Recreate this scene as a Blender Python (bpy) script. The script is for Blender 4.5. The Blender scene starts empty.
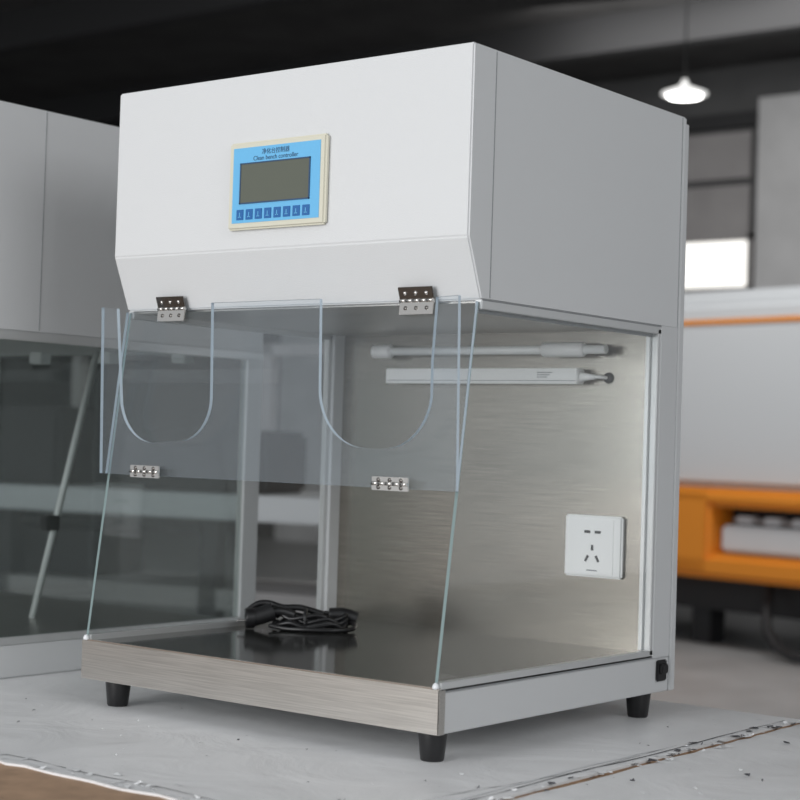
import bpy, bmesh, math, random
from mathutils import Vector, Matrix
random.seed(4)
S=bpy.context.scene
COL=S.collection
S.view_settings.view_transform='Standard'

# ---------------------------------------------------------------- materials
def newmat(name):
    m=bpy.data.materials.new(name); m.use_nodes=True
    return m,m.node_tree.nodes,m.node_tree.links
def pbr(name,col,rough=0.5,metal=0.0,bump=0,bscale=200,bstretch=(1,1,1),spec=0.5,var=0.0,aniso=0,coat=0,rvar=0):
    m,n,l=newmat(name); b=n['Principled BSDF']
    b.inputs['Base Color'].default_value=(*col,1); b.inputs['Roughness'].default_value=rough
    b.inputs['Metallic'].default_value=metal; b.inputs['Specular IOR Level'].default_value=spec
    b.inputs['Anisotropic'].default_value=aniso; b.inputs['Coat Weight'].default_value=coat
    tc=n.new('ShaderNodeTexCoord'); mp=n.new('ShaderNodeMapping'); mp.inputs['Scale'].default_value=bstretch
    nz=n.new('ShaderNodeTexNoise'); nz.inputs['Scale'].default_value=bscale; nz.inputs['Detail'].default_value=4
    l.new(tc.outputs['Object'],mp.inputs[0]); l.new(mp.outputs[0],nz.inputs[0])
    if bump:
        bp=n.new('ShaderNodeBump'); bp.inputs['Strength'].default_value=bump; bp.inputs['Distance'].default_value=0.001
        l.new(nz.outputs[0],bp.inputs['Height']); l.new(bp.outputs[0],b.inputs['Normal'])
    if var:
        r=n.new('ShaderNodeValToRGB'); r.color_ramp.elements[0].position=.3; r.color_ramp.elements[1].position=.7
        r.color_ramp.elements[0].color=(*[c*(1-var) for c in col],1); r.color_ramp.elements[1].color=(*[min(1,c*(1+var)) for c in col],1)
        l.new(nz.outputs[0],r.inputs[0]); l.new(r.outputs[0],b.inputs['Base Color'])
    return m
def emis(name,col,st):
    m,n,l=newmat(name); b=n['Principled BSDF']; b.inputs['Base Color'].default_value=(*col,1)
    b.inputs['Emission Color'].default_value=(*col,1); b.inputs['Emission Strength'].default_value=st
    return m
def glassmat(name,tint=(.97,.98,.98),haze=.02,hazecol=(.7,.75,.75),refl=1.0,f0=.03):
    m,n,l=newmat(name); n.clear()
    out=n.new('ShaderNodeOutputMaterial'); tr=n.new('ShaderNodeBsdfTransparent'); tr.inputs[0].default_value=(*tint,1)
    gl=n.new('ShaderNodeBsdfGlossy'); gl.inputs['Roughness'].default_value=.02; gl.inputs[0].default_value=(refl,refl,refl,1)
    df=n.new('ShaderNodeBsdfDiffuse'); df.inputs[0].default_value=(*hazecol,1)
    lw=n.new('ShaderNodeLayerWeight'); lw.inputs['Blend'].default_value=.5
    pw=n.new('ShaderNodeMath'); pw.operation='POWER'; pw.inputs[1].default_value=5
    ma=n.new('ShaderNodeMath'); ma.operation='MULTIPLY_ADD'; ma.inputs[1].default_value=.95; ma.inputs[2].default_value=f0
    m1=n.new('ShaderNodeMixShader'); m2=n.new('ShaderNodeMixShader'); m1.inputs[0].default_value=haze
    l.new(lw.outputs['Facing'],pw.inputs[0]); l.new(pw.outputs[0],ma.inputs[0]); l.new(ma.outputs[0],m2.inputs[0])
    l.new(tr.outputs[0],m1.inputs[1]); l.new(df.outputs[0],m1.inputs[2])
    l.new(m1.outputs[0],m2.inputs[1]); l.new(gl.outputs[0],m2.inputs[2]); l.new(m2.outputs[0],out.inputs[0])
    return m
WHITE=pbr('powdercoat_white',(.65,.66,.665),.45,bump=.45,bscale=600)
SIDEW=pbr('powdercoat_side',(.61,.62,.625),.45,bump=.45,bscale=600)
SEAM=pbr('seam',(.25,.26,.27),.6)
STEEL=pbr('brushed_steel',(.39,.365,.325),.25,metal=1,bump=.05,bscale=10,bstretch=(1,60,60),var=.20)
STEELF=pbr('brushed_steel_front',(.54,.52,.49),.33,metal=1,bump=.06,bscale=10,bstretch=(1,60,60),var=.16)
CHROME=pbr('chrome',(.75,.73,.70),.16,metal=1)
CHROMED=pbr('chrome_dark',(.20,.19,.18),.2,metal=1)  # on upper hinge leaves, a black reflection put into the chrome colour
TRAY=pbr('dark_tray',(.032,.033,.031),.10,spec=.65,bump=.02,bscale=30)
GLASS=glassmat('glass_clear',haze=.010,f0=.04)
ACRYL=glassmat('acrylic_clear',tint=(.960,.975,.985),haze=.018,hazecol=(.62,.70,.76),f0=.045)
GLEDGE=pbr('glass_edge',(.20,.27,.27),.15)
ACEDGE=pbr('acrylic_edge',(.58,.68,.76),.15)
NGLASS=glassmat('neighbour_glass',tint=(.74,.78,.77),haze=.05,hazecol=(.22,.25,.25))
ALU=pbr('aluminium',(.66,.67,.67),.35,metal=.5)
BLACK=pbr('black_rubber',(.012,.012,.013),.35)
BLACKP=pbr('black_plastic',(.015,.015,.016),.3)
CREAM=pbr('bezel_cream',(.64,.62,.51),.4)
BLUE=pbr('panel_blue',(.14,.46,.76),.4)
DBLUE=pbr('button_blue',(.012,.12,.36),.4)
LCD=pbr('lcd',(.115,.125,.10),.15)
INK=pbr('ink',(.02,.06,.14),.5)
WPL=pbr('white_plastic',(.90,.90,.89),.3)
SLOT=pbr('socket_slot',(.03,.03,.03),.6)
TUBE=pbr('tube_white',(.93,.94,.93),.2)
SILI=pbr('silicone',(.75,.77,.79),.3)

# ---------------------------------------------------------------- mesh helpers
def link(name,me,mat,parent=None,smooth=False):
    o=bpy.data.objects.new(name,me); COL.objects.link(o)
    for m in (mat if isinstance(mat,(list,tuple)) else [mat]): me.materials.append(m)
    if parent: o.parent=parent
    if smooth:
        for p in me.polygons: p.use_smooth=True
    return o
def empty(name,loc=(0,0,0)):
    e=bpy.data.objects.new(name,None); COL.objects.link(e); e.location=loc; e.empty_display_size=.1; return e
def box(name,x0,x1,y0,y1,z0,z1,mat,parent=None,bev=0,seg=2):
    bm=bmesh.new(); bmesh.ops.create_cube(bm,size=1)
    for v in bm.verts:
        v.co=Vector(((x0+x1)/2+v.co.x*(x1-x0),(y0+y1)/2+v.co.y*(y1-y0),(z0+z1)/2+v.co.z*(z1-z0)))
    if bev: bmesh.ops.bevel(bm,geom=bm.edges[:],offset=bev,segments=seg,affect='EDGES')
    me=bpy.data.meshes.new(name); bm.to_mesh(me); bm.free()
    return link(name,me,mat,parent)
def prism(name,prof,axis,a,b,mat,parent=None,bev=0,seg=2,edgeslot=None,pos=None):
    def P(u,v,w):
        if pos: return pos(u,v,w)
        return {'x':(w,u,v),'y':(u,w,v),'z':(u,v,w)}[axis]
    bm=bmesh.new()
    A=[bm.verts.new(P(u,v,a)) for u,v in prof]; B=[bm.verts.new(P(u,v,b)) for u,v in prof]
    f1=bm.faces.new(A); f2=bm.faces.new(B[::-1]); n=len(prof); sides=[]
    for i in range(n):
        j=(i+1)%n; sides.append(bm.faces.new((A[i],B[i],B[j],A[j])))
    if edgeslot is not None:
        for f in sides: f.material_index=edgeslot
    bmesh.ops.recalc_face_normals(bm,faces=bm.faces[:])
    if bev: bmesh.ops.bevel(bm,geom=bm.edges[:],offset=bev,segments=seg,affect='EDGES')
    me=bpy.data.meshes.new(name); bm.to_mesh(me); bm.free()
    return link(name,me,mat,parent)
def lathe(name,prof,loc,axis,mat,parent=None,n=32):
    bm=bmesh.new(); rings=[]
    for r,h in prof:
        ring=[]
        for i in range(n):
            t=2*math.pi*i/n; c,s=r*math.cos(t),r*math.sin(t)
            p={'z':(c,s,h),'x':(h,c,s),'y':(s,h,c)}[axis]
            ring.append(bm.verts.new(Vector(p)+Vector(loc)))
        rings.append(ring)
    for a,b in zip(rings[:-1],rings[1:]):
        for i in range(n):
            j=(i+1)%n; bm.faces.new((a[i],a[j],b[j],b[i]))
    bm.faces.new(rings[0]); bm.faces.new(rings[-1])
    bmesh.ops.recalc_face_normals(bm,faces=bm.faces[:])
    me=bpy.data.meshes.new(name); bm.to_mesh(me); bm.free()
    o=link(name,me,mat,parent)
    for p in me.polygons: p.use_smooth=len(p.vertices)==4
    return o
def catmull(pts,sub=8):
    pts=[Vector(p) for p in pts]; P=[pts[0]]+pts+[pts[-1]]; out=[]
    for i in range(1,len(P)-2):
        p0,p1,p2,p3=P[i-1:i+3]
        for k in range(sub):
            t=k/sub
            out.append(.5*((2*p1)+(p2-p0)*t+(2*p0-5*p1+4*p2-p3)*t*t+(3*p1-p0-3*p2+p3)*t**3))
    out.append(pts[-1]); return out
def tube(name,pts,r,mat,parent=None,n=10,sub=8,sm=True):
    path=catmull(pts,sub) if sm else [Vector(p) for p in pts]
    bm=bmesh.new(); rings=[]; up=Vector((0,0,1))
    for i,p in enumerate(path):
        t=(path[min(i+1,len(path)-1)]-path[max(i-1,0)]).normalized()
        a=t.cross(up)
        if a.length<1e-3: a=t.cross(Vector((1,0,0)))
        a.normalize(); b=t.cross(a)
        rings.append([bm.verts.new(p+r*(math.cos(2*math.pi*k/n)*a+math.sin(2*math.pi*k/n)*b)) for k in range(n)])
    for a,b in zip(rings[:-1],rings[1:]):
        for i in range(n): bm.faces.new((a[i],a[(i+1)%n],b[(i+1)%n],b[i]))
    bm.faces.new(rings[0]); bm.faces.new(rings[-1])
    bmesh.ops.recalc_face_normals(bm,faces=bm.faces[:])
    me=bpy.data.meshes.new(name); bm.to_mesh(me); bm.free()
    return link(name,me,mat,parent,True)
def text(name,body,size,loc,mat,parent,rot=(math.pi/2,0,0)):
    c=bpy.data.curves.new(name,'FONT'); c.body=body; c.size=size; c.align_x='CENTER'; c.extrude=.0001
    c.materials.append(mat)
    o=bpy.data.objects.new(name,c); COL.objects.link(o); o.location=loc; o.rotation_euler=rot; o.parent=parent; return o

# ---------------------------------------------------------------- main clean bench
W,D,HB,ZL,ZF,ZT,Y1,Y2=.70,.64,.059,.586,.670,.935,.035,.069
CB=empty('clean_bench')
prism('hood',[(Y1,ZT),(D,ZT),(D,ZL),(Y2,ZL),(Y1,ZF)],'x',0,W,WHITE,CB,bev=.0025)
box('hood_side_seam',W-.0005,W+.0006,.0885,.0900,ZL+.004,ZT-.003,SEAM,CB)
box('hood_side_rear_seam',W-.0005,W+.0006,D-.016,D-.0148,.0,ZT-.003,SEAM,CB)
box('side_rear_flange',W-.001,W+.003,D-.013,D+.002,.0,ZT-.012,SIDEW,CB,bev=.001)
box('base_body',0,W,.003,D,0,HB-.003,SIDEW,CB,bev=.0015)
box('base_front_steel',-.002,W+.001,-.002,.003,0,HB+.001,STEELF,CB,bev=.001)
box('base_side_steel_wrap',W-.001,W+.0015,-.001,.012,0,HB,STEELF,CB)
box('tray_surface',.001,W-.001,.002,.60,HB-.003,HB+.001,TRAY,CB)
box('tray_rim_front',0,W,-.001,.006,HB,HB+.003,CHROME,CB,bev=.0008)
box('back_shell',0,W,.603,D,HB-.003,ZL+.001,SIDEW,CB)
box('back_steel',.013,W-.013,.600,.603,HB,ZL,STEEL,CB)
for nm,x0,x1 in (('post_right',W-.018,W),('post_left',0,.018)):
    box(nm,x0,x1,.572,.604,HB-.002,ZL,WHITE,CB,bev=.001)
box('post_right_outer',W-.001,W+.001,.572,D-.016,HB-.003,ZL+.002,SIDEW,CB)
for nm,x in (('right',W),('left',0.0)):
    s=-1 if nm=='right' else 1
    xa,xb=sorted((x,x+s*.012))
    box('side_rail_top_'+nm,xa,xb,Y2+.002,.59,ZL-.012,ZL+.001,ALU,CB,bev=.001)
    box('side_rail_bottom_'+nm,xa,xb,.004,.59,HB,HB+.010,ALU,CB,bev=.001)
    box('side_rail_rear_'+nm,xa,xb,.563,.574,HB+.002,ZL-.004,ALU,CB,bev=.001)
    g=[(Y2,ZL-.003),(.570,ZL-.003),(.570,HB+.004),(.001,HB+.004)]
    xa,xb=sorted((x+s*.004,x+s*.009))
    prism('side_glass_'+nm,g,'x',xa,xb,[GLASS,GLEDGE],CB,edgeslot=1)
    lathe('glass_corner_clip_'+nm,[(.001,0),(.0045,.001),(.005,.004),(.003,.008),(.001,.009)],(x+s*.006,.0,HB+.001),'z',SILI,CB,n=12)
box('gasket_top_shade',W-.013,W-.011,Y2+.01,.57,ZL-.017,ZL-.011,SEAM,CB)  # dark strip by the gasket, standing in for the frame's shadow
box('gasket_rear',W-.0185,W-.012,.557,.563,HB+.01,ZL-.012,ALU,CB)
box('gasket_rear_line',W-.0005,W+.0004,.5735,.5750,HB+.002,ZL-.001,SEAM,CB)
box('gasket_top_line',W-.0005,W+.0006,Y2+.003,.5750,ZL-.0005,ZL+.0010,SEAM,CB)
box('gasket_bottom_line',W-.0005,W+.0006,.012,.5750,HB-.003,HB-.0015,SEAM,CB)
box('chamber_top_steel',.012,W-.012,Y2+.01,.60,ZL-.003,ZL,STEELF,CB)
for i,(fx,fy) in enumerate([(.040,.040),(.662,.040),(.665,.592),(.040,.592)]):
    lathe('foot_%d'%(i+1),[(.015,-.043),(.0165,-.041),(.0205,-.004),(.0205,0.0)],(fx,fy,0),'z',BLACK,CB,n=24)
box('power_inlet',W,W+.005,.583,.613,.018,.052,BLACKP,CB,bev=.002)
box('power_inlet_core',W+.004,W+.011,.588,.608,.030,.046,BLACKP,CB,bev=.002)
# controller
K=empty('controller',(.005,0,-.003)); K.parent=CB
box('controller_bezel',.252,.444,Y1-.009,Y1+.001,.702,.834,CREAM,K,bev=.003,seg=3)
box('controller_face',.262,.434,Y1-.0098,Y1-.008,.712,.825,BLUE,K)
box('controller_screen',.279,.414,Y1-.0106,Y1-.009,.742,.800,LCD,K)
for nm,a in (('t',(.277,.416,.800,.8018)),('b',(.277,.416,.7402,.742)),('l',(.277,.279,.7402,.8018)),('r',(.414,.416,.7402,.8018))):
    box('controller_screen_edge_'+nm,a[0],a[1],Y1-.0112,Y1-.009,a[2],a[3],INK,K)
for i in range(8):
    x=.272+i*.0187
    box('button_%d'%(i+1),x,x+.0140,Y1-.0108,Y1-.009,.7165,.7320,DBLUE,K,bev=.0004)
    box('button_glyph_%d'%(i+1),x+.004,x+.0095,Y1-.0111,Y1-.0105,.7200,.7212,BLUE,K)
    box('button_stem_%d'%(i+1),x+.0062,x+.0074,Y1-.0111,Y1-.0105,.7200,.7275,BLUE,K)
text('controller_title','净化台控制器',.0092,(.347,Y1-.0101,.8135),INK,K)
text('controller_subtitle','Clean bench controller',.0095,(.347,Y1-.0101,.8045),INK,K)
# socket
sx,sz=.573,.226
box('socket_plate',sx-.055,sx+.055,.590,.600,sz-.051,sz+.051,WPL,CB,bev=.003,seg=3)
box('socket_inner',sx-.040,sx+.040,.5885,.592,sz-.046,sz+.046,WPL,CB,bev=.001)
def slot(name,cx,cz,w,h,ang):
    o=box(name,-w/2,w/2,-.0006,.0006,-h/2,h/2,SLOT,CB); o.location=(cx,.588,cz); o.rotation_euler=(0,ang,0)
slot('slot_1',sx-.010,sz+.024,.011,.0045,0); slot('slot_2',sx+.010,sz+.024,.011,.0045,0)
slot('slot_3',sx,sz-.002,.0040,.009,0); slot('slot_4',sx-.010,sz-.020,.0040,.011,.5); slot('slot_5',sx+.010,sz-.020,.0040,.011,-.5)
box('socket_mark',sx-.010,sx+.010,.5880,.5888,sz-.0405,sz-.0385,SEAM,CB)
# lamps on back
lathe('uv_tube',[(.0075,.13),(.0075,.60)],(0,.570,.551),'x',TUBE,CB,n=20)
lathe('uv_tube_end_left',[(.009,.112),(.0125,.115),(.0125,.150),(.008,.154)],(0,.570,.551),'x',WPL,CB,n=20)
lathe('uv_tube_end_right',[(.008,.475),(.0125,.480),(.0125,.555),(.009,.560)],(0,.570,.551),'x',WPL,CB,n=20)
lathe('uv_tube_cap_right',[(.005,.560),(.005,.578)],(0,.570,.551),'x',WPL,CB,n=16)
box('uv_tube_clip_left',.118,.128,.578,.601,.543,.559,CHROME,CB,bev=.001)
lathe('uv_tube_clip_right',[(.006,.570),(.010,.574),(.010,.601)],(.580,0,.551),'y',CHROMED,CB,n=16)
box('lamp_fixture',.145,.548,.565,.590,.494,.520,WPL,CB,bev=.0015,seg=2)
box('lamp_fixture_groove',.147,.546,.5642,.5655,.4985,.4995,SEAM,CB)
box('lamp_fixture_back',.155,.54,.588,.601,.497,.516,WPL,CB)
lathe('lamp_fixture_end',[(.009,.546),(.006,.560),(.004,.575)],(0,.579,.506),'x',WPL,CB,n=16)
tube('lamp_fixture_wire',[(.572,.579,.506),(.582,.584,.506),(.588,.600,.505)],.003,WPL,CB,n=8)
lathe('lamp_fixture_grommet',[(.004,.595),(.009,.597),(.010,.601)],(.589,0,.505),'y',SLOT,CB,n=16)
for k in range(3): box('lamp_label_%d'%k,.470,.500-.005*k,.5644,.5652,.512-.0038*k,.5133-.0038*k,SEAM,CB)

# ---- sash
def planeY(z): return .001+(Y2-.001)*(z-HB)/(ZL-HB)
ZH=.324
def posA(u,v,w): return (u,planeY(v)-.006+w,v)
prism('sash_upper',[(.004,ZH),(W-.004,ZH),(W-.004,ZL-.002),(.004,ZL-.002)],'y',0,.005,[ACRYL,ACEDGE],CB,edgeslot=1,pos=posA)
def yB(z): return .024-.008*(z-ZH)/(.59-ZH)
def posB(u,v,w): return (u,yB(v)-.006+w,v)
def arc(cx,cz,r,a0,a1,n=12):
    return [(cx+r*math.cos(math.radians(a0+(a1-a0)*i/n)),cz+r*math.sin(math.radians(a0+(a1-a0)*i/n))) for i in range(n+1)]
zt=.589
prof=[(.003,ZH),(W+.004,ZH),(W+.004,zt-.002),(.667,zt-.003)]
prof+=[(.660,.50)]+arc(.577,.461,.083,0,-90)[1:]+arc(.543,.461,.083,-90,-180)+[(.460,zt)]
prof+=[(.245,zt)]+arc(.176,.448,.069,0,-90)+arc(.121,.448,.073,-90,-170)+[(.038,zt-.004)]
prof+=[(.003,zt-.001)]
prism('sash_lower_folded',prof,'y',0,.006,[ACRYL,ACEDGE],CB,edgeslot=1,pos=posB)
def hinge(name,x,z,w,h,y,tilt_up,tilt_dn,mup):
    h1=box(name+'_leaf_up',-w/2,w/2,-.0015,.0015,.001,h,mup,CB,bev=.0006); h1.location=(x,y,z); h1.rotation_euler=(tilt_up,0,0)
    h2=box(name+'_leaf_down',-w/2,w/2,-.0015,.0015,-h,-.001,CHROME,CB,bev=.0006); h2.location=(x,y,z); h2.rotation_euler=(tilt_dn,0,0)
    for k in range(5):
        a=x-w/2+w*k/5
        lathe(name+'_knuckle_%d'%k,[(.0028,a+.0004),(.0028,a+w/5-.0004)],(0,y-.0015,z),'x',CHROME,CB,n=12)
    for par,s in ((h1,1),(h2,-1)):
        for k in (-1,0,1):
            sc=lathe(name+'_screw',[(.0030,.0),(.0030,-.0008),(.001,-.0016)],(k*w*.31,-.0015,s*h*.55),'y',CHROME if (s==1 and mup is CHROMED) else CHROMED,None,n=10); sc.parent=par
up=math.atan2(Y1-Y2,ZF-ZL)
for i,x in enumerate((.112,.598)):
    hinge('hinge_top_%d'%(i+1),x,ZL+.001,.060,.020,Y2-.010,-up*.9,-.12,CHROMED)
for i,x in enumerate((.109,.594)):
    hinge('hinge_mid_%d'%(i+1),x,ZH+.006,.064,.0095,yB(ZH)-.0085,.03,.0,CHROME)

# power cord on tray
PC=empty('power_cord',(.104,.40,HB+.001))
def lp(cx,cy,rx,ry,z,n=14,ph=0,turn=1.0,wob=.004):
    return [(cx+rx*math.cos(ph+2*math.pi*turn*i/n),cy+ry*math.sin(ph+2*math.pi*turn*i/n),z+wob*math.sin(i*2.1)) for i in range(n+1)]
ca,sa=math.cos(.66),math.sin(.66)
def rot(pts): return [(x*ca-y*sa,x*sa+y*ca,z) for x,y,z in pts]
for k in range(6):
    z=.0045+.0060*(k%4)+(.003 if k>3 else 0)
    tube('cord_loop_%d'%k,rot(lp(.018+.006*(k%3),.009*(k-3)*.6,.062-.006*(k%3),.018+.005*(k%2),max(z,.009),ph=k*1.1,turn=.93,wob=.0045)),.004,BLACK,PC,n=8,sub=5)
tube('cord_tie',rot([(.01,-.026,.006),(.01,-.024,.026),(.01,0,.034),(.01,.024,.026),(.01,.026,.006)]),.0035,BLACK,PC,n=8)
tube('cord_tail',rot([(.085,.0,.012),(.095,-.012,.012),(.092,-.035,.006),(.065,-.055,.005),(.02,-.058,.005),(-.02,-.050,.005),(-.05,-.035,.008)]),.004,BLACK,PC,n=8)
tube('cord_arch',rot([(.04,.002,.026),(.0,.003,.036),(-.03,.0,.036),(-.055,.004,.042),(-.075,.004,.040),(-.094,.0,.026)]),.0055,BLACK,PC,n=8)
tube('plug_body',rot([(-.046,-.016,.030),(-.064,-.020,.024),(-.080,-.024,.019)]),.0155,BLACKP,PC,n=14)
tube('plug_strain',rot([(-.01,-.010,.024),(-.032,-.013,.030),(-.050,-.016,.029)]),.0085,BLACKP,PC,n=12)
tube('plug_head',rot([(-.078,-.023,.0185),(-.092,-.026,.018)]),.0175,BLACKP,PC,n=14)
for a in (-.006,.006): tube('plug_pin',rot([(-.090,-.026+a,.015),(-.106,-.029+a,.014)]),.0018,CHROME,PC,n=6)
tube('connector_body',rot([(.050,.012,.024),(.075,.012,.025),(.098,.012,.018)]),.0125,BLACKP,PC,n=12)

# ---------------------------------------------------------------- neighbouring bench (left)
NB=empty('clean_bench.001')
NX,NY0,NY1=-.30,-.02,.725; NL=-1.15; TZ=-.043
prism('hood',[(NY0,.955),(NY1,.955),(NY1,.56),(NY0+.04,.56),(NY0,.64)],'x',NL,NX,WHITE,NB,bev=.0025)
box('hood_side_seam',NX-.0005,NX+.0006,.138,.1395,.565,.952,SEAM,NB)
box('base',NL,NX,NY0-.03,NY1,TZ+.0005,.016,WHITE,NB,bev=.002)
for nm,a,b in (('post_right',NX-.02,NX),('post_left',NL,NL+.02)):
    box(nm,a,b,NY1-.045,NY1,.014,.562,WHITE,NB,bev=.001)
box('side_rail_top',NX-.015,NX+.001,NY0+.04,NY1,.545,.561,ALU,NB,bev=.001)
box('side_rail_bottom',NX-.015,NX+.001,NY0-.02,NY1,.015,.028,ALU,NB,bev=.001)
prism('side_glass_right',[(NY0+.04,.555),(NY1-.03,.555),(NY1-.03,.02),(NY0-.03,.02)],'x',NX-.010,NX-.005,[NGLASS,GLEDGE],NB,edgeslot=1)
box('rear_glass',NL,NX-.02,NY1-.02,NY1-.015,.02,.56,GLASS,NB)
tube('inner_sash_bar',[(-.6,.545,.556),(-.6,.40,.016)],.007,WHITE,NB,n=8,sm=False)
box('sash_hinge',-.612,-.588,.42,.455,.19,.22,BLACKP,NB,bev=.003)
box('tray',NL+.01,NX-.02,NY0,NY1-.03,.0155,.018,STEELF,NB)
for k in range(4): box('lamp_clip_%d'%k,-1.1+.22*k,-1.06+.22*k,.60,.63,.535,.56,ALU,NB,bev=.002)

# ---------------------------------------------------------------- table
def filmmat(name,col):
    m,n,l=newmat(name); b=n['Principled BSDF']; b.inputs['Roughness'].default_value=.38
    tc=n.new('ShaderNodeTexCoord')
    n1=n.new('ShaderNodeTexNoise'); n1.inputs['Scale'].default_value=5; n1.inputs['Detail'].default_value=6; n1.inputs['Distortion'].default_value=1.2
    n2=n.new('ShaderNodeTexNoise'); n2.inputs['Scale'].default_value=90; n2.inputs['Detail'].default_value=5
    l.new(tc.outputs['Object'],n1.inputs[0]); l.new(tc.outputs['Object'],n2.inputs[0])
    r=n.new('ShaderNodeValToRGB'); e=r.color_ramp.elements; e[0].position=.3; e[0].color=(*[c*.88 for c in col],1); e[1].position=.7; e[1].color=(*col,1)
    l.new(n1.outputs[0],r.inputs[0])
    r2=n.new('ShaderNodeValToRGB'); e=r2.color_ramp.elements; e[0].position=.22; e[0].color=(.45,.45,.45,1); e[1].position=.30; e[1].color=(1,1,1,1)
    l.new(n2.outputs[0],r2.inputs[0])
    mx=n.new('ShaderNodeMixRGB'); mx.blend_type='MULTIPLY'; mx.inputs[0].default_value=1
    l.new(r.outputs[0],mx.inputs[1]); l.new(r2.outputs[0],mx.inputs[2]); l.new(mx.outputs[0],b.inputs['Base Color'])
    bp=n.new('ShaderNodeBump'); bp.inputs['Strength'].default_value=.5; bp.inputs['Distance'].default_value=.01
    l.new(n1.outputs[0],bp.inputs['Height']); l.new(bp.outputs[0],b.inputs['Normal'])
    return m
FILM=filmmat('table_film',(.85,.855,.86))
CARD=pbr('board_brown',(.38,.25,.16),.7,bscale=30,var=.15)
LEG=pbr('table_leg_steel',(.2,.2,.21),.5,metal=.5)
TB=empty('work_table')
def jag(n,a,b,base,amp,seed):
    random.seed(seed); return [(a+(b-a)*i/n,base+random.uniform(-amp,amp)) for i in range(n+1)]
front=jag(90,-1.6,.868,-.385,.006,2)
prism('film_sheet',front+[(.868,.775),(-1.6,.775)],'z',TZ-.003,TZ,FILM,TB)
box('table_board',-1.6,.870,-1.0,.776,TZ-.033,TZ-.003,CARD,TB,bev=.002)
right=[(.879+random.uniform(-.003,.003),-1.0+1.76*i/60) for i in range(61)]
prism('film_sheet_right',[(1.7,-1.0)]+right+[(1.7,.76)],'z',TZ-.006,TZ-.002,FILM,TB)
box('table_board_right',.872,1.7,-1.0,.765,TZ-.033,TZ-.006,CARD,TB,bev=.002)
for i,(x,y) in enumerate([(-1.55,-.9),(1.6,-.9),(-1.55,.7),(1.6,.7),(.84,-.9),(.84,.7)]):
    box('leg_%d'%(i+1),x-.03,x+.03,y-.03,y+.03,-.85,TZ-.033,LEG,TB)
SCR=pbr('scrap_white',(.80,.81,.82),.35); SCD=pbr('scrap_dark',(.08,.08,.09),.6)
bm=bmesh.new()
def flake(x,y,r,mi,zb=TZ,h=None):
    n=random.randint(4,7); a0=random.random()*6; h=h or random.uniform(.001,.005)
    vs=[bm.verts.new((x+r*random.uniform(.4,1)*math.cos(a0+6.283*i/n),y+r*random.uniform(.4,1)*math.sin(a0+6.283*i/n),zb+random.uniform(.0004,h))) for i in range(n)]
    f=bm.faces.new(vs); f.material_index=mi
for i in range(80): 
    flake(.872+random.gauss(0,.012),random.uniform(-.4,.76),random.uniform(.003,.013),random.choice((0,0,1)))
for i in range(50): flake(random.uniform(.1,.85),-.385+abs(random.gauss(0,.02)),random.uniform(.003,.012),0)
for i in range(40): flake(random.uniform(-.25,1.1),random.uniform(-.3,-.02),random.uniform(.0015,.004),random.choice((0,1)))
for i in range(30): flake(random.uniform(.74,1.1),random.uniform(-.1,.74),random.uniform(.002,.008),random.choice((0,1)))
def ribbon(pts,w,mi,h=.0006):
    P=catmull([(x,y,0) for x,y in pts],6); prev=None
    for i,p in enumerate(P):
        t=(P[min(i+1,len(P)-1)]-P[max(i-1,0)]).normalized(); nn=Vector((-t.y,t.x,0))*w*random.uniform(.3,1.1)
        a=bm.verts.new((p.x+nn.x,p.y+nn.y,TZ+h)); b=bm.verts.new((p.x-nn.x,p.y-nn.y,TZ+h*1.3))
        if prev: bm.faces.new((prev[0],a,b,prev[1])).material_index=mi
        prev=(a,b)
ribbon([(.845,-.30),(.850,-.1),(.846,.1),(.853,.3),(.848,.55),(.852,.74)],.0016,1)
ribbon([(.80,-.30),(.815,-.12),(.835,.02),(.845,.18),(.84,.40)],.0010,1)
ribbon([(.835,-.32),(.838,-.1),(.832,.12),(.838,.35)],.004,0)
ribbon([(.15,-.36),(.28,-.350),(.42,-.358),(.55,-.352),(.66,-.36)],.0014,1)
ribbon([(.10,-.372),(.3,-.368),(.5,-.374),(.7,-.37)],.006,0)
me=bpy.data.meshes.new('film_scraps'); bm.to_mesh(me); bm.free()
link('film_scraps',me,[SCR,SCD])

# ---------------------------------------------------------------- workshop room
FLOORM=pbr('floor_concrete',(.38,.385,.39),.45,bscale=3,var=.12)
WALLM=pbr('wall_grey',(.11,.11,.112),.8,bscale=2,var=.15)
WALLL=pbr('wall_panel_grey',(.36,.345,.345),.7,bscale=2,var=.1)
COLM=pbr('column_grey',(.60,.60,.605),.7,bscale=2,var=.1)
CEILM=pbr('ceiling_dark',(.075,.073,.073),.9,bscale=2,var=.2)
BEAM=pbr('beam_dark',(.04,.04,.042),.8)
WIN=emis('window_bright',(1.0,.98,.93),1.1)
FZ=-.85
box('floor',-22,8,-5,14.2,FZ-.1,FZ,FLOORM)
box('wall_back',-22,8,14,14.2,FZ,4.4,WALLM)
box('wall_left',-22.2,-22,-1,14.2,FZ,4.4,WALLM)
box('ceiling',-22,8,-.5,14.2,4.4,4.6,CEILM)
for i,y in enumerate((2.5,5.5,8.5,11.5)):
    box('trim_%d'%(i+1),-22,8,y,y+.18,4.05,4.4,BEAM)
for i,x in enumerate((-12,-9.0,-5.62)):
    box('trim_%d'%(i+5),x,x+.7,13.8,14.0,FZ,4.0,COLM)
box('trim_10',-22,8,13.9,14.0,3.75,3.9,BEAM)
w1=empty('window_1'); box('pane',-6.95,-5.76,13.96,13.99,2.10,2.58,WIN,w1)
box('frame_bottom',-7.0,-5.7,13.9,14.0,2.04,2.10,WALLL,w1); box('frame_top',-7.0,-5.7,13.9,14.0,2.58,2.64,WALLL,w1)
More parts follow.
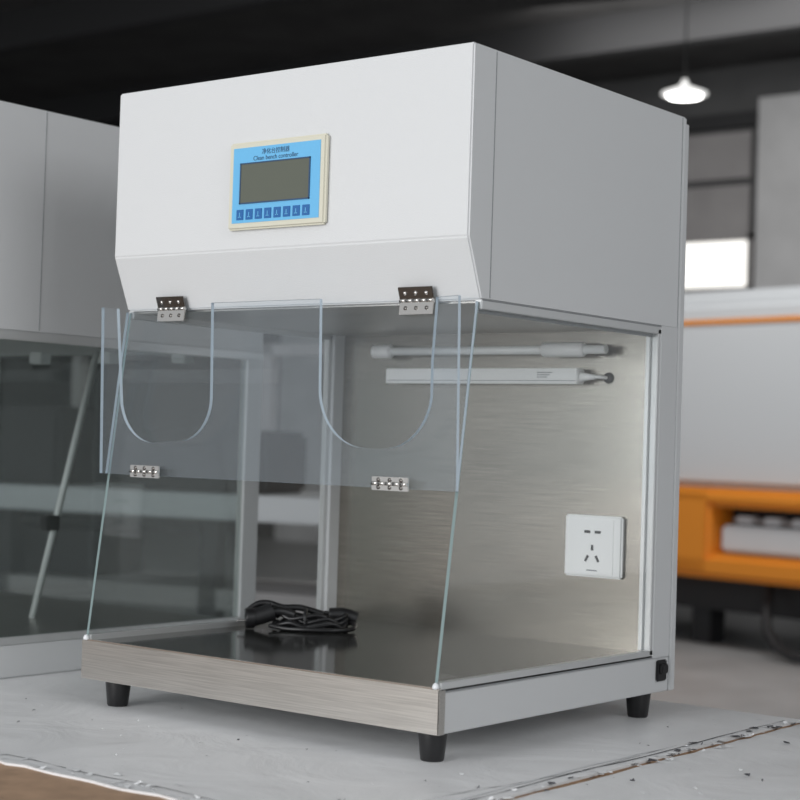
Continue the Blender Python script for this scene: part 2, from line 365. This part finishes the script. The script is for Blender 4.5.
box('frame_side',-5.76,-5.70,13.9,14.0,2.04,2.64,WALLL,w1)
box('blind',-6.95,-5.76,13.93,13.97,2.64,3.15,WALLL,w1); box('blind_upper',-6.95,-5.76,13.93,13.97,3.22,3.7,WALLL,w1)
HL=empty('pendant_lamp',(-3.78,8.86,2.945))
LAMP=emis('lamp_glow',(1,.98,.95),9); LB=emis('lamp_rim',(.9,.9,.88),.7)
lathe('shade',[(.02,.10),(.03,.06),(.09,.035),(.165,.006),(.165,-.008),(.13,-.014)],(0,0,0),'z',LB,HL)
lathe('bulb',[(.125,-.010),(.12,-.026),(.05,-.036)],(0,0,0),'z',LAMP,HL)
lathe('cord',[(.006,.09),(.006,1.456)],(0,0,0),'z',BLACKP,HL,n=8)
# white/orange machine
MW=pbr('machine_white',(.62,.64,.66),.5); MO=pbr('machine_orange',(.80,.27,.02),.45); MD=pbr('machine_dark',(.02,.02,.022),.6)
OM=empty('industrial_printing_machine',(-2.79,7.86,0)); OM.rotation_euler=(0,0,-math.radians(12))
box('body',-2,4,0,1.6,.16,1.36,MW,OM,bev=.05,seg=3)
box('top_cover',-2,4,.1,1.5,1.30,1.44,MW,OM,bev=.05,seg=3)
box('stripe',-2,4,-.012,.1,1.21,1.24,MO,OM)
box('apron_bottom',-2,4,-.12,.2,-.40,-.24,MO,OM,bev=.04,seg=3)
box('apron_top',-2,4,-.12,.2,.05,.17,MO,OM,bev=.04,seg=3)
box('apron_left',-2,-.12,-.12,.2,-.39,.16,MO,OM,bev=.03,seg=3)
box('apron_recess_back',-.3,4,.12,.2,-.3,.1,MD,OM)
box('apron_tray',-.1,4,-.03,.1,-.23,-.06,MW,OM,bev=.02)
box('apron_slat',-.05,4,.03,.11,-.045,-.015,WALLL,OM,bev=.005)
for k in range(10): box('apron_clip_%d'%k,.0+.21*k,.12+.21*k,-.0,.08,-.05,.0,MW,OM,bev=.008)
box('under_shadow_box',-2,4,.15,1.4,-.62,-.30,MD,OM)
for k in range(5):
    box('leg_%d'%k,-1.9+1.4*k,-1.75+1.4*k,.2,.35,FZ,-.3,MD,OM)
tube('hose_1',[(.2,.1,-.4),(.35,-.1,-.7),(.7,-.2,-.8),(1.2,-.1,-.55),(1.6,0,-.4)],.03,MD,OM)
# background workbench seen through the glass
WB=empty('assembly_workbench',(-2.73,3.34,0)); WB.rotation_euler=(0,0,.25)
box('top',-2.2,1.0,-.3,.4,.06,.16,MW,WB,bev=.01)
for k in range(4): box('leg_%d'%k,-2.1+1.0*k,-2.02+1.0*k,-.25,-.17,FZ,.06,MD,WB)
box('shelf',-2.1,.9,-.25,.35,-.30,-.22,WALLL,WB)
box('crate_1',-1.6,-.7,-.1,.3,-.22,-.02,MD,WB,bev=.01)
box('upper_rail',-2.1,.9,.3,.36,.75,.80,WALLL,WB)
for k in range(4): box('upright_%d'%k,-2.1+.98*k,-2.05+.98*k,.30,.36,.16,.80,WALLL,WB)
box('instrument_1',-.5,.1,-.1,.3,.16,.42,MD,WB,bev=.02); box('instrument_2',-1.4,-.9,-.1,.25,.16,.5,BEAM,WB,bev=.02)
box('instrument_3',.35,.75,-.1,.25,.16,.36,WALLL,WB,bev=.02)

# ---------------------------------------------------------------- lights
def area(name,loc,target,sx,sy,power,col=(1,1,1)):
    d=bpy.data.lights.new(name,'AREA'); d.shape='RECTANGLE'; d.size=sx; d.size_y=sy; d.energy=power; d.color=col
    o=bpy.data.objects.new(name,d); COL.objects.link(o); o.location=loc
    o.rotation_euler=(Vector(target)-Vector(loc)).to_track_quat('-Z','Y').to_euler(); return o
area('daylight_front',(.3,-4.6,1.25),(.35,.3,.4),2.0,2.6,122,(.985,.99,1))
area('steel_fill',(-1.02,-3.5,.60),(.5,.5,.40),.6,.9,18,(1,.985,.96))  # unseen fill added to brighten the back steel and give it a highlight
area('daylight_right',(5.0,-1.0,2.6),(.7,.3,.3),2.5,2.0,58,(.98,.99,1))
area('workshop_lamps',(-2.5,5.5,3.9),(-2.9,8.0,0),4,1.5,135,(1,.99,.97))
area('rear_wall_fill',(-5.0,11.0,3.95),(-5.6,14.0,2.2),3,1.0,32,(1,.99,.97))  # fill added to lift the weakly lit back wall and column
wd=bpy.data.worlds.new('world'); S.world=wd; wd.use_nodes=True
wd.node_tree.nodes['Background'].inputs[0].default_value=(.88,.90,.93,1); wd.node_tree.nodes['Background'].inputs[1].default_value=.52

# ---------------------------------------------------------------- camera (fitted)
yaw,pitch,roll=.66036,.02577,.03141
F=Vector((-math.sin(yaw)*math.cos(pitch),math.cos(yaw)*math.cos(pitch),math.sin(pitch)))
R=F.cross(Vector((0,0,1))).normalized(); U=R.cross(F)
c,s=math.cos(roll),math.sin(roll); R2=c*R+s*U; U2=-s*R+c*U
M=Matrix((R2,U2,-F)).transposed().to_4x4(); M.translation=Vector((2.0322,-1.82016,.38587))
cd=bpy.data.cameras.new('camera'); cam=bpy.data.objects.new('camera',cd); COL.objects.link(cam); cam.matrix_world=M
cd.sensor_width=36; cd.lens=36*1689.95/800; cd.clip_end=200
cd.dof.use_dof=True; cd.dof.focus_distance=2.5; cd.dof.aperture_fstop=5.0
S.camera=cam
